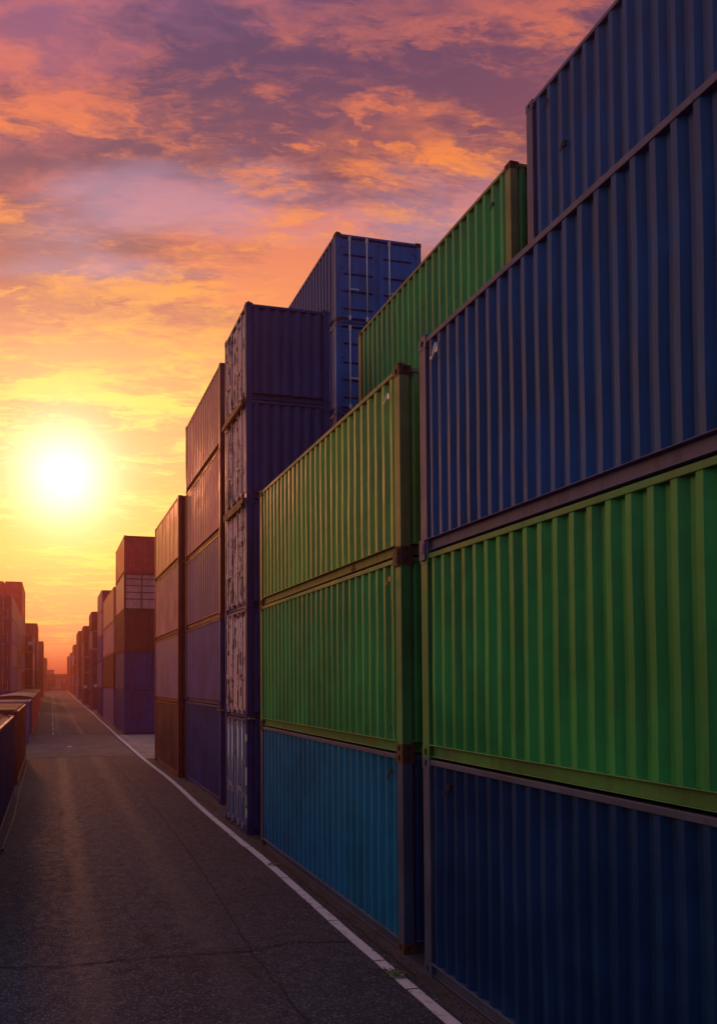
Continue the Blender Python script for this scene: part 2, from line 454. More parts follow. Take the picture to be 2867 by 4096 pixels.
far_stack(5.17, 88.2, 6.06, [0, 2.7, 5.25, 7.8, 10.3, 12.85], ['mauve', 'slate', 'mauve', 'pink', 'dred'], 'the third stack behind the gridded one', GR)
far_stack(5.05, 108.0, 6.06, [0, 2.6, 5.1, 7.6, 10.1, 12.6], ['slate', 'pink', 'pink', 'tan', 'dred'], 'the fourth stack behind the gridded one', GR)
far_stack(5.5, 139.6, 12.2, [0, 2.84, 5.68, 8.52, 11.36, 14.2], ['mauve', 'slate', 'dred', 'dred', 'dred'], 'the far right stack carrying a lamp arm', GR)
far_stack(6.2, 190.0, 12.2, [0, 2.84, 5.68, 8.52, 11.36, 14.2], ['dred', 'slate', 'dred', 'pink', 'dred'], 'the third last stack on the right', GR)
far_stack(6.45, 232.0, 12.2, [0, 2.74, 5.48, 8.22, 10.96, 13.7], ['indigo', 'mauve', 'dred', 'slate', 'pink'], 'the second last stack on the right', GR)
far_stack(6.7, 280.0, 12.2, [0, 2.88, 5.76, 8.64, 11.52, 14.4], ['slate', 'dred', 'brown', 'dred', 'dred'], 'the last right stack by the low building', GR)

# ------------------------------------------------------------------ back row on the right
zS1 = [0, 2.6, 5.2, 7.9, 10.75, 13.55]
s1l = ['navy container at the foot of the back row behind the nearest stack', 'green container second from the ground in the back row behind the nearest stack',
       'blue container in the middle of the back row behind the nearest stack', 'blue container under the highest one at the top right of the picture',
       'tall blue container highest at the top right, standing behind the nearest stack']
for i, c in enumerate(['navy', 'green', 'blue', 'blue', 'blue']):
    r = container(s1l[i], GB, 8.05, 4.0, 6.03, W20, zS1[i], zS1[i+1]-zS1[i], c, depth=.07, pitch=.252, frame='wornblue' if i > 2 else c, bevel=i == 4)
    if i == 4: s1top = r
zS2 = [0, 2.58, 5.16, 7.74, 10.32, 12.93]
lab2 = ['navy container at the foot of the back row stack behind the teal box', 'blue container second from the ground in the back row behind the teal box',
       'blue container in the middle of the back row stack behind the teal box', 'green container hidden under the high green one in the back row',
       'high green container in the back row between the two tall blue ones']
for i, c in enumerate(['navy', 'blue', 'blue', 'green', 'green']):
    r = container(lab2[i], GB, 8.05, 10.45, 6.06, W20, zS2[i], zS2[i+1]-zS2[i], c, depth=.07, pitch=.25, frame='wornolive' if i == 4 else c, bevel=i == 4, castmat='rusty' if i == 4 else None)
    if i == 4: s2top = r
zS3 = [0, 2.85, 5.70, 8.60, 11.38, 14.0, 16.64]
s3l = ['navy container at the foot of the six high back row stack', 'navy container second from the ground in the six high back row stack',
       'blue container third from the ground in the six high back row stack', 'blue container fourth from the ground in the six high back row stack',
       'blue container with half hidden doors directly under the highest door end', 'blue container showing its full door end with white lock rods, highest in the back row']
for i, c in enumerate(['navy', 'navy', 'blue', 'blue', 'azure', 'azure']):
    r = container(s3l[i], GB, 8.05, 17.93, 6.06, 2.72, zS3[i], zS3[i+1]-zS3[i], c, depth=.07, pitch=.24, near='doors' if i > 2 else 'corr', rods='whitepaint', frame='azure' if i > 3 else c, bevel=i > 3, lanebody='blue' if i > 3 else None, castmat='rusty' if i == 5 else None)
    if i == 5: s3top = r

# ------------------------------------------------------------------ left singles
def single(label, y0, L, H, body, x=-1.12, near=None, top='timber', **k):
    return container(label, GS, x, y0, L, W20, 0, H, body, pitch=.2, side_sign=-1, nearbody=near, top=top, castings=y0 < 70, **k)
l1 = single('low dark indigo container at the left edge, nearest of the single row', 9.4, 12.15, 2.50, 'navy', lanebody='navy', frame='indigo')
l2 = single('low container with a bright red end and boarded timber roof', 23.8, 7.9, 2.55, 'dred', near='red', frame='dred')
l3 = single('low single container with a pale blue end behind the red ended one', 39.8, 5.6, 2.45, 'indigo', near='mauve', x=-1.24, frame='mauve')
l4 = single('long low dark red container with sagging tan roof cover behind the pale blue end', 46.2, 20.5, 2.55, 'red', x=-1.24, near='dred', lane='plain', frame='dred')
sy = 68.0
SN = ['first', 'second', 'third']
for i in range(3):
    single('low dark red container, %s of three far singles before the left stacks' % SN[i], sy, 12.19, 2.55, 'red' if i != 1 else 'brown', x=-1.3-.12*i, lane='plain')
    sy += 12.8
# timber boards on the two nearest roofs
def boards(label, x0, x1, y0, y1, z, n):
    root = empty('roof_boards', ((x0+x1)/2, (y0+y1)/2, z)); tag(root, label, 'boards', 'timber boards on the low containers')
    w = (y1-y0)/n
    for i in range(n):
        mb = MB(); a = -(y1-y0)/2 + i*w; t = random.uniform(.025, .05); e = random.uniform(0, .05)
        mb.box(-(x1-x0)/2+e, (x1-x0)/2-.02-random.uniform(0, .05), a+.01, a+w-random.uniform(.01, .03), random.uniform(0, .006), t)
        mb.build('board', M['timber'], root)
boards('row of weathered boards covering the red ended low container', -3.5, -1.16, 24.0, 31.5, 2.556, 26)
boards('row of boards on the dark container at the left edge', -3.5, -1.45, 12.0, 21.4, 2.506, 30)
# sagging cover on l4
mb = MB(); ny = 24; nx = 10
for iy in range(ny+1):
    for ix in range(nx+1):
        u = ix/nx; v = iy/ny
        z = 2.57 + .16*math.sin(math.pi*u)*(.6+.4*math.sin(6*v)) - (.10 if ix in (0, nx) else 0) + random.uniform(-.01, .01)
        mb.v.append((-3.72+2.52*u, 46.3+14.0*v, z))
for iy in range(ny):
    for ix in range(nx):
        a = iy*(nx+1)+ix; mb.f.append((a, a+1, a+nx+2, a+nx+1)); mb.mi.append(0)
tarp = mb.build('tarpaulin', plain('tan_tarpaulin', (.40, .27, .17, 1), .8, 0, .3, 3, .4), None, True)
sm = tarp.modifiers.new('thickness', 'SOLIDIFY'); sm.thickness = .02
tag(tarp, 'tan cover sagging over the long low red container', 'tarpaulin')

# ------------------------------------------------------------------ left tall stacks
zP = [0, 2.59, 5.18, 7.77, 10.36, 12.95]
far_stack(-4.15, 74.0, 12.19, zP, ['indigo', 'mauve', 'slate', 'mauve', 'slate'], 'the nearest tall stack on the left', GL, -1, nears=['plain', 'doors', 'doors', 'doors', 'doors'], castings=True)
far_stack(-4.15, 86.6, 12.19, zP, ['mauve', 'slate', 'brown', 'mauve', 'slate'], 'the second tall stack on the left', GL, -1)
far_stack(-4.15, 99.2, 12.19, [2.59*i for i in range(8)], ['brown', 'dred', 'mauve', 'brown', 'mauve', 'red', 'red'], 'the seven high stack on the left', GL, -1)
far_stack(-6.75, 99.2, 12.19, [2.59*i for i in range(8)], ['brown', 'dred', 'mauve', 'brown', 'dred', 'red', 'red'], 'the seven high stack at the left edge', GL, -1)
far_stack(-2.92, 113.0, 12.19, [2.84*i for i in range(5)], ['brown', 'slate', 'pink', 'slate'], 'the left stack with flood lamp', GL, -1)
far_stack(-2.53, 126.5, 12.19, [2.9*i for i in range(6)], ['brown', 'dred', 'slate', 'slate', 'dred'], 'the left stack just beyond the flood lamp', GL, -1)
far_stack(-1.85, 165.0, 12.19, [2.7*i for i in range(6)], ['brown', 'dred', 'dred', 'dred', 'dred'], 'the second last stack on the left', GL, -1)
far_stack(-1.65, 262.0, 12.19, [2.59*i for i in range(6)], ['slate', 'brown', 'dred', 'brown', 'dred'], 'the last stack on the left', GL, -1)

# ------------------------------------------------------------------ fittings on the near containers (parts)
def hook(root, x, y, z, mat, s=1.0):
    """lashing hook welded on the lane wall: plate and bent bar; world position"""
    l = root.location; mb = MB(); cx, cy, cz = x-l.x, y-l.y, z-l.z
    mb.box(cx-.006, cx+.03, cy-.035*s, cy+.035*s, cz-.01, cz+.09*s)
    pts = [(cx-.02, cy-.02*s, cz+.09*s), (cx-.05, cy-.02*s, cz), (cx-.05, cy-.01*s, cz-.07*s), (cx-.045, cy+.03*s, cz-.10*s), (cx-.04, cy+.055*s, cz-.06*s)]
    for a, b in zip(pts, pts[1:]): mb.tube(a, b, .013*s, 8)
    mb.build('lashing_hook', mat, root, False)
hook(a3, 4.515, 7.20, 7.52, M['whitepaint'], .95)
hook(b3, 4.535, 8.40, 7.45, M['galv'], .7)
hook(b2, 4.535, 8.40, 4.93, M['orange'], .6)
hook(b1, 4.535, 8.40, 2.30, M['dark'], .75)
hook(a1, 4.515, 7.05, 2.30, M['dark'], .6)
hook(s1top, 8.065, 9.55, 13.2, M['dark'], .7)
hook(s1top, 8.065, 9.2, 12.2, M['dark'], .8)
hook(s2top, 8.065, 10.95, 12.45, M['dark'], .7)
# retaining plate at the foot of the blue container's corner post
def plate(mb, root=a3):
    l = root.location; mb.box(4.47-l.x, 4.499-l.x, 7.43-l.y, 7.545-l.y, -.09, .16); mb.box(4.462-l.x, 4.47-l.x, 7.45-l.y, 7.52-l.y, .0, .10)
part(a3, 'locking_plate', M['wornblue'], plate)
def plate(mb, root=b3):
    l = root.location; mb.box(4.49-l.x, 4.519-l.x, 8.10-l.y, 8.24-l.y, -.13, .10); mb.box(4.484-l.x, 4.49-l.x, 8.12-l.y, 8.16-l.y, -.10, .06)
part(b3, 'locking_plate', M['rusty'], plate)
# twist-lock heads on the top corners
for root, x, y, z, m in ((a3, 4.56, 7.48, 7.80, 'wornblue'), (b3, 4.58, 8.16, 7.77, 'rusty'), (cs[4], 4.56, 15.08, 12.52, 'dark'), (cs[4], 6.45, 15.08, 12.52, 'dark'), (s3top, 8.14, 18.0, 16.64, 'rusty'), (s1top, 8.13, 9.95, 13.55, 'wornblue')):
    def tl(mb):
        l = root.location; cx, cy, cz = x-l.x, y-l.y, z-l.z
        mb.box(cx-.06, cx+.06, cy-.05, cy+.05, cz-.002, cz+.035); mb.tube((cx, cy, cz+.035), (cx, cy, cz+.075), .038, 10, .02)
    part(root, 'twist_lock', M[m], tl)
# timber and torn sheet at the peeling stack, yellow straps
def beam(name, label, pts, r, mat, cat, group=None):
    mb = MB()
    for a, b in pts: mb.tube(a, b, r, 8)
    return tag(mb.build(name, mat), label, cat, group)
mb = MB()
for i in range(3):
    z = 10.10+.035*i; mb.box(4.36+.018*i, 4.415+.018*i, 15.05, 16.85, z, z+.10)
tag(mb.build('timber_baulk', M['timber']), 'bundle of split timber wedged between the two highest peeling containers', 'timber')
mb = MB(); mb.box(4.405, 4.468, 15.1, 16.9, 7.78, 7.90); mb.box(4.39, 4.404, 15.2, 16.8, 7.70, 7.80)
tag(mb.build('timber_baulk', M['rusty']), 'rusty batten hanging across the middle of the peeling stack', 'timber')
for k, (x, y, z, lb) in enumerate(((4.60, 14.985, 2.70, 'yellow strap end on the corner beside the pale blue doors'), (4.80, 18.70, 2.75, 'yellow lever sticking out of the corner left of the pale blue doors'))):
    mb = MB(); mb.tube((x-.10, y-.02, z), (x+.06, y-.02, z-.012), .014, 8); mb.tube((x-.11, y-.02, z), (x-.08, y-.02, z), .028, 8)
    tag(mb.build('strap', M['brass']), lb, 'strap')
# stickers on the pale blue door
stm = [plain('sticker_cream', (.55, .52, .42, 1), .6, 0, .4, 30), plain('sticker_grey', (.42, .43, .46, 1), .6, 0, .4, 25), plain('sticker_green', (.22, .30, .18, 1), .6, 0, .5, 20)]
for i, (yy, zz, w, h) in enumerate(((15.06, 2.25, .10, .16), (15.06, 1.35, .10, .42), (15.06, .80, .11, .24), (15.06, .50, .10, .22))):
    mb = MB(); l = cs[0].location; mb.box(4.464-l.x, 4.4685-l.x, yy-w/2-l.y, yy+w/2-l.y, zz-h/2, zz+h/2); mb.build('sticker', stm[i % 3], cs[0])

# ------------------------------------------------------------------ ground, road, markings
def asphalt():
    m, t, b = new_mat('asphalt')
    tc = t.node('ShaderNodeTexCoord').outputs['Object']; x, y, z = t.xyz(tc)
    ag = t.node('ShaderNodeTexVoronoi'); t.put(ag.inputs['Vector'], tc); ag.inputs['Scale'].default_value = 60
    n1 = t.noise(tc, .45, 6, .6); n2 = t.noise(tc, 5, 5, .7); n3 = t.noise(tc, 140, 2)
    c = t.mix(t.mr(n1, .3, .7), (.014, .019, .030, 1), (.026, .033, .048, 1))
    c = t.mix(t.mr(n2, .4, .75, 0, .5), c, (.016, .017, .021, 1))
    c = t.mix(t.m('MULTIPLY', t.mr(t.xyz(ag.outputs['Color'])[0], .72, 1.), .75), c, (.135, .155, .19, 1))
    stn = t.noise(t.vm('MULTIPLY', tc, (1, .45, 1)), .8, 6, .62, 1.2)
    c = t.mix(t.mr(stn, .60, .68, 0, .55), c, (.010, .010, .012, 1))
    wob = t.m('MULTIPLY', t.m('SUBTRACT', n1, .5), .5)
    xx = t.m('ADD', x, wob)
    def band(c0, w): return t.mr(t.m('ABSOLUTE', t.m('SUBTRACT', xx, c0)), w, w*.25)
    tr = t.m('MULTIPLY', t.m('MAXIMUM', band(.52, .32), band(2.12, .34)), t.mr(n2, .25, .6, .45, 1))
    c = t.mix(t.m('MULTIPLY', tr, .17), c, (.043, .050, .064, 1))
    t.L.new(c, b.inputs['Base Color'])
    rg = t.m('SUBTRACT', t.mr(n2, .3, .7, .66, .85), t.m('MULTIPLY', tr, .09)); t.L.new(rg, b.inputs['Roughness']); b.inputs['Specular IOR Level'].default_value = .22
    bp = t.node('ShaderNodeBump'); bp.inputs['Strength'].default_value = .55; bp.inputs['Distance'].default_value = .006
    t.L.new(t.m('ADD', ag.outputs['Distance'], t.m('MULTIPLY', n3, .5)), bp.inputs['Height'])
    bp2 = t.node('ShaderNodeBump'); bp2.inputs['Strength'].default_value = .25; bp2.inputs['Distance'].default_value = .06
    t.L.new(n2, bp2.inputs['Height']); t.L.new(bp2.outputs[0], bp.inputs['Normal'])
    t.L.new(bp.outputs[0], b.inputs['Normal'])
    return m
def rough_ground(name, ca, cb, sc_=1.5):
    m, t, b = new_mat(name)
    tc = t.node('ShaderNodeTexCoord').outputs['Object']
    n1 = t.noise(tc, sc_, 7, .65); n2 = t.noise(tc, 60, 3)
    t.L.new(t.mix(t.mr(n1, .3, .7), ca, cb), b.inputs['Base Color']); b.inputs['Roughness'].default_value = .88
    bp = t.node('ShaderNodeBump'); bp.inputs['Strength'].default_value = .7; bp.inputs['Distance'].default_value = .015
    t.L.new(t.m('ADD', n2, n1), bp.inputs['Height']); t.L.new(bp.outputs[0], b.inputs['Normal'])
    return m
mb = MB(); mb.add([(-1200, -150, 0), (1200, -150, 0), (1200, 1200, 0), (-1200, 1200, 0)], [(0, 1, 2, 3)])
tag(mb.build('ground', rough_ground('yard_ground', (.021, .024, .030, 1), (.048, .050, .055, 1))), kind='structure')
# road: gently uneven right edge
ys = [-20, 0, 6, 12, 18, 24, 30, 40, 50, 80, 110, 150, 200, 250, 290]
def line_x(y):
    k = [(-20, 4.08), (0, 4.08), (8, 4.11), (13, 4.17), (17, 4.14), (24, 4.26), (31, 4.22), (39, 4.27), (57, 4.45), (81, 4.72), (125, 4.98), (200, 5.7), (290, 6.3)]
    for (a, p), (b_, q) in zip(k, k[1:]):
        if a <= y <= b_:
            f = (y-a)/(b_-a); f = f*f*(3-2*f); return p+(q-p)*f
    return k[-1][1]
yy = [-20+i*1.0 for i in range(311)]
mb = MB(); vs = []
for y in yy: vs += [(-1.5, y, .004), (line_x(y)+.16+.02*math.sin(y*1.7), y, .004)]
mb.add(vs, [(2*i, 2*i+1, 2*i+3, 2*i+2) for i in range(len(yy)-1)])
tag(mb.build('road', asphalt()), kind='structure')
# paler worn band across the road
mb = MB(); n = 40; vs = []
for i in range(n+1):
    x = -1.3 + 5.3*i/n; vs += [(x, 32.2+.14*math.sin(x*1.3)+random.uniform(-.05, .05), .008), (x, 45.4+random.uniform(-.1, .1), .008)]
mb.add(vs, [(2*i, 2*i+2, 2*i+3, 2*i+1) for i in range(n)])
tag(mb.build('concrete_strip', rough_ground('worn_concrete', (.052, .049, .048, 1), (.115, .105, .098, 1), .9)), kind='structure')
mb = MB(); mb.add([(4.3, 31.0, .006), (11, 31.0, .006), (11, 45.2, .006), (4.3, 45.2, .006)], [(0, 1, 2, 3)])
tag(mb.build('concrete_apron', rough_ground('pale_concrete', (.16, .15, .14, 1), (.26, .245, .23, 1), .8)), kind='structure')
# white edge line, worn
m, t, b = new_mat('worn_white_marking')
tc = t.node('ShaderNodeTexCoord').outputs['Object']
n1 = t.noise(tc, 9, 7, .7); n2 = t.noise(tc, 60, 3); n3 = t.noise(tc, .5, 3)
wear = t.mr(t.m('ADD', t.m('MULTIPLY', n1, .7), t.m('MULTIPLY', n2, .3)), .53, .62, 0, .85)
t.L.new(t.mix(wear, t.mix(n3, (.42, .43, .45, 1), (.58, .58, .59, 1)), (.06, .057, .055, 1)), b.inputs['Base Color']); b.inputs['Roughness'].default_value = .75
bp = t.node('ShaderNodeBump'); bp.inputs['Strength'].default_value = .4; bp.inputs['Distance'].default_value = .005; t.L.new(n2, bp.inputs['Height']); t.L.new(bp.outputs[0], b.inputs['Normal'])
mb = MB(); breaks = [-20, 4.6, 7.15, 7.95, 9.4, 11.6, 13.9, 15.2, 19.5, 27.0, 31.7, 45, 80, 150, 289]
for a, c in zip(breaks, breaks[1:]):
    n = max(4, int((c-a)/.35)); off = random.uniform(-.012, .012); pts = []; ws = []
    for i in range(n+1):
        y = a+.012 + (c-a-.024)*i/n; pts.append((line_x(y)+off, y)); ws.append(.158+random.uniform(-.009, .009)+(.00025*max(0, y-60)))
    mb.ribbon(pts, ws, .012)
tag(mb.build('road_line', m), kind='structure')
mb = MB(); pts = []; ws = []
y = 45.6; k = 0
while y < 215:
    pts = [(.16+random.uniform(-.03, .03)+(y-45)*.0011, y+d) for d in (0, .8, 1.6, 2.4)]
    mb.ribbon(pts, [random.uniform(.03, .08) for _ in pts], .012); y += 2.5+random.choice((0, 0, 1.2))
tag(mb.build('centre_line', m), kind='structure')
# cracks
ck = plain('crack_fill', (.010, .009, .009, 1), .95)
def crack(pts, w):
    out = []
    for (a, b_) in zip(pts, pts[1:]):
        n = max(2, int(math.dist(a, b_)/.12))
        for i in range(n):
            f = i/n; out.append((a[0]+(b_[0]-a[0])*f+random.uniform(-.022, .022), a[1]+(b_[1]-a[1])*f+random.uniform(-.022, .022)))
    out.append(pts[-1])
    mb = MB(); mb.ribbon(out, [w*random.uniform(.5, 1.4) for _ in out], .0125)
    tag(mb.build('road_crack', ck), kind='structure')
crack([(2.70, 3), (2.64, 6.6), (2.60, 8.57), (2.78, 12.0), (2.85, 15), (2.90, 18), (2.74, 25), (2.62, 32.2)], .022)
crack([(-1.2, 8.75), (.1, 8.55), (1.2, 8.62), (2.6, 8.57), (3.2, 8.75), (4.0, 8.62)], .02)
crack([(3.1, 17.1), (3.7, 16.9), (4.3, 17.2), (4.7, 16.7)], .016)
crack([(-1.2, 32.25), (.8, 32.2), (2.6, 32.35), (4.4, 31.9)], .035)
crack([(-1.2, 45.4), (1.5, 45.5), (4.0, 45.3)], .04)
crack([(1.2, 39.2), (1.9, 38.9), (2.6, 39.4), (3.2, 39.0)], .04)
crack([(2.5, 45.6), (2.3, 55), (2.35, 62)], .05)
crack([(4.3, 7.5), (4.36, 10), (4.40, 12.5), (4.42, 14.5)], .03)
# verge debris, weed, leaf, litter
grit = rough_ground('verge_grit', (.026, .023, .021, 1), (.065, .052, .042, 1), 5)
mb = MB(); random.seed(11)
for k in range(1500):
    y = 4.5+random.random()**1.6*42; lim = 4.44 if y < 15 else 4.6
    x = random.choice((lim, lim-.12))+random.gauss(-.02, .045); r = random.uniform(.004, .016)
    if x > lim+.05: continue
    p = [(x+r*math.cos(a)*random.uniform(.6, 1.2), y+r*math.sin(a)*random.uniform(.6, 1.2), .002) for a in (0, 1.57, 3.14, 4.71)]
    mb.add(p+[(x, y, r*random.uniform(.7, 1.3)+.006)], [(0, 1, 4), (1, 2, 4), (2, 3, 4), (3, 0, 4)])
tag(mb.build('verge_grit', grit), 'loose grit along the foot of the right hand containers', 'grit', kind='stuff')
mb = MB(); random.seed(5)
lm = plain('weed_leaf', (.085, .12, .03, 1), .7)
for k in range(90):
    a = random.uniform(0, 6.28); r = random.random()**.6*.13; x = 4.10+r*math.cos(a)*.9; y = 7.55+r*math.sin(a)
    d = random.uniform(0, 6.28); l = random.uniform(.02, .05); h = random.uniform(.012, .04)
    mb.add([(x, y, .013), (x+l*math.cos(d)-.012*math.sin(d), y+l*math.sin(d)+.012*math.cos(d), h), (x+1.7*l*math.cos(d), y+1.7*l*math.sin(d), h*.7), (x+l*math.cos(d)+.012*math.sin(d), y+l*math.sin(d)-.012*math.cos(d), h)], [(0, 1, 2, 3)])
tag(mb.build('weed', lm), 'small green weed patch growing through the white road line', 'weed')
def leaf(x, y, rot, L_, label, mat):
    mb = MB(); n = 6; vs = []
    for i in range(n+1):
        f = i/n; w = math.sin(math.pi*min(1, f*.95+.04))*L_*.22; u = (f-.5)*L_; zc = .016+.02*math.sin(f*4)**2
        for s_, dz in ((-1, .012), (0, 0), (1, .014)):
            px, py = u, s_*w; vs.append((x+px*math.cos(rot)-py*math.sin(rot), y+px*math.sin(rot)+py*math.cos(rot), zc+dz))
    for i in range(n):
        for j in range(2): a = i*3+j; mb.f.append((a, a+1, a+4, a+3)); mb.mi.append(0)
    mb.v = vs; o = mb.build('dry_leaf', mat); tag(o, label, 'leaf'); return o
leaf(4.24, 12.45, .15, .26, 'curled brown leaf lying across the white road line', plain('dry_leaf_brown', (.20, .105, .05, 1), .7))
mb = MB(); vs = [(1.02+.16*math.cos(i*.628)*random.uniform(.8, 1.1), 37.2+.16*math.sin(i*.628)*random.uniform(.8, 1.1), .022+.01*(i % 2)) for i in range(10)]
mb.add(vs+[(1.02, 37.2, .05)], [(i, (i+1) % 10, 10) for i in range(10)])
tag(mb.build('paper_scrap', plain('litter_paper', (.62, .60, .58, 1), .7)), 'crumpled white scrap lying on the pale road band', 'litter')
mb = MB()
for a, c in zip([(-.98, 14.5), (-.93, 18), (-.98, 22.0)], [(-.93, 18), (-.98, 22.0), (-.99, 31.5)]): mb.tube((a[0], a[1], .04), (c[0], c[1], .04), .035, 8)
tag(mb.build('kerb_pipe', plain('grey_conduit', (.07, .066, .066, 1), .7)), 'thin grey pipe running along the foot of the left containers', 'pipe')

# ------------------------------------------------------------------ lamps on stacks, far building
def flood(label, base, tip, head=.35):
    root = empty('flood_lamp', base); tag(root, label, 'lamp', 'flood lamps on the stacks')
    v = Vector(tip)-Vector(base)
    mb = MB(); mb.tube((0, 0, 0), v, .05, 8); mb.tube((0, 0, -.5), v*.7, .035, 8); mb.build('arm', M['galv'], root)
    mb = MB(); mb.box(v.x-head*.6, v.x+head*.6, v.y-head*.5, v.y+head*.5, v.z-head*.9, v.z+.04); mb.build('lamp_head', M['whitepaint'], root)
flood('white flood lamp on a bracket of the four high left stack', (-3.9, 112.98, 9.3), (-3.35, 112.2, 10.2), .6)
flood('lamp on a long arm reaching over the lane from the far right stack', (5.55, 139.58, 8.6), (4.1, 139.0, 8.75), .5)
flood('small white lamp low on the third stack behind the gridded one', (5.5, 88.18, 3.2), (5.7, 87.8, 3.25), .35)
flood('pair end lamp low on the fourth stack behind the gridded one', (5.3, 107.98, 3.0), (5.35, 107.5, 3.05), .4)

bld = empty('yard_building', (2.8, 305, 0)); tag(bld, 'low pinkish building with flat roof closing the far end of the lane', 'building')
wallm = plain('rendered_wall', (.30, .19, .16, 1), .85, 0, .2, .4); roofm = plain('roof_sheet', (.20, .12, .10, 1), .8, 0, .2, .5); opm = plain('dark_opening', (.02, .018, .02, 1), .7); palem = plain('pale_wall', (.48, .40, .34, 1), .8)
def bp_(name, mat, *boxes, parent=bld):
    mb = MB()
    for bx in boxes: mb.box(*bx)
    return mb.build(name, mat, parent)
bp_('wall', wallm, (-9, 9, 0, 12, 0, 6.2))
bp_('roof', roofm, (-9.4, 9.4, -2.2, 12.4, 6.25, 6.7), (-9.1, 9.1, .5, 12, 6.71, 7.3))
bp_('upper_storey', wallm, (-4.6, -1.5, 2, 8, 7.31, 9.2)); bp_('window', palem, (-3.3, -2.0, 1.95, 1.995, 7.6, 8.4))
bp_('garage_door', opm, (-4.2, -.9, -.05, -.003, 0, 4.6)); bp_('doorway', opm, (1.6, 4.2, -.05, -.003, 0, 4.2))
for x in (-.3, .9): bp_('column', palem, (x, x+.45, -2.0, -1.6, 0, 6.24))
bp_('sun_glint_panel', palem, (2.3, 3.4, -1.4, -1.3, 3.6, 5.2))  # pale panel standing in for a spot of reflected sun
mb = MB(); mb.tube((-4.5, 3, 9.2), (-4.5, 3, 14.0), .09, 6); mb.tube((-5.0, 3, 12.4), (-4.0, 3, 12.4), .05, 6); mb.build('antenna', M['rusty'], bld)
hill = MB(); n = 60; vs = []
for i in range(n+1):
    x = -260+520*i/n; h = 4+7.5*math.exp(-((x-15)/7)**2)+4*math.sin(i*.5)**2+random.uniform(0, 1.2)
    for (y, f) in ((470, 0), (490, 1), (560, .9), (600, 0)): vs.append((x, y, h*f))
hill.add(vs, [(4*i+j, 4*i+4+j, 4*i+5+j, 4*i+1+j) for i in range(n) for j in range(3)])
tag(hill.build('hills', rough_ground('wooded_hill', (.04, .045, .03, 1), (.09, .08, .05, 1), .1)), kind='structure')
# bush beside the building
def bush(label, x, y, r, h, seed):
    rn = random.Random(seed); root = empty('bush', (x, y, 0)); tag(root, label, 'bush')
    mb = MB(); mb.tube((0, 0, 0), (0, 0, h*.6), .12, 7, .05)
    for k in range(5): a = k*1.25; mb.tube((0, 0, h*.3), (r*.6*math.cos(a), r*.6*math.sin(a), h*.7), .05, 5, .02)
    mb.build('trunk', M['rusty'], root)
    mb = MB()
    cl_ = [(rn.uniform(-.7, .7)*r, rn.uniform(-.7, .7)*r, h*rn.uniform(.35, .85), r*rn.uniform(.3, .5)) for _ in range(9)]
    for k in range(900):
        c = rn.choice(cl_); a, e = rn.uniform(0, 6.28), rn.uniform(-1.4, 1.4); q = c[3]*rn.random()**.4
        px, py, pz = c[0]+q*math.cos(a)*math.cos(e), c[1]+q*math.sin(a)*math.cos(e), c[2]+q*math.sin(e); s_ = rn.uniform(.08, .18)
        u = Vector((rn.gauss(0, 1), rn.gauss(0, 1), rn.gauss(0, 1))).normalized(); w = u.orthogonal().normalized()
        cc = Vector((px, py, pz)); mb.add([cc-u*s_, cc+w*s_*.5, cc+u*s_, cc-w*s_*.5], [(0, 1, 2, 3)])
    mb.build('crown', plain('dark_foliage', (.05, .06, .025, 1), .8), root)
bush('dark bush in front of the low building at the end of the lane', 5.6, 299, 1.6, 4.4, 3)
bar = empty('road_barrier', (1.2, 296, 0)); tag(bar, 'long low blue and white barrier across the far end of the lane', 'barrier')
mb = MB(); mb.box(-2.9, 3.4, -.2, .2, .35, 1.25); mb.build('panel', M['navy'], bar)
mb = MB(); mb.box(-1.0, 3.3, -.23, -.201, .95, 1.2); mb.build('stripe', M['whitepaint'], bar)
for x in (-2.6, 0, 3.0):
    mb = MB(); mb.box(x-.12, x+.12, -.3, .3, .002, .349); mb.build('foot', M['dark'], bar)

# ------------------------------------------------------------------ sun, sky
SUN_AZ, SUN_EL = 1.0, 17.0          # where the glow stands in the sky (azimuth to the right of the lane)
LAMP_AZ = -7.0                      # sun lamp turned left of the glow so it grazes the lane walls
def dirv(az, el): return Vector((math.sin(R(az))*math.cos(R(el)), math.cos(R(az))*math.cos(R(el)), math.sin(R(el))))
sd = bpy.data.lights.new('Sun', 'SUN'); sd.energy = .5; sd.angle = R(4.0); sd.color = (1, .30, .13)
so = bpy.data.objects.new('Sun', sd); COL.objects.link(so); so.location = (0, 60, 60)
so.rotation_euler = (-dirv(LAMP_AZ, SUN_EL)).to_track_quat('-Z', 'Y').to_euler()

w = bpy.data.worlds.new('World'); sc.world = w; w.use_nodes = True
t = NT(w.node_tree); t.N.clear()
out = t.node('ShaderNodeOutputWorld'); bg = t.node('ShaderNodeBackground')
d = t.vm('NORMALIZE', t.node('ShaderNodeTexCoord').outputs['Generated']); dx, dy, dz = t.xyz(d)
zc = t.m('MAXIMUM', dz, 0.0)
base = t.ramp(zc, [(0, s2l((208, 70, 72))), (.03, s2l((222, 80, 72))), (.075, s2l((236, 108, 74))), (.125, s2l((248, 146, 64))), (.19, s2l((252, 190, 66))), (.26, s2l((252, 186, 86))),
                   (.33, s2l((250, 176, 104))), (.43, s2l((249, 168, 104))), (.50, s2l((246, 144, 92))), (.57, s2l((226, 122, 100))), (.63, s2l((194, 102, 106))),
                   (.70, s2l((150, 90, 120))), (.76, s2l((128, 90, 134))), (.86, (.26, .34, .62, 1)), (1, (.30, .45, .85, 1))])
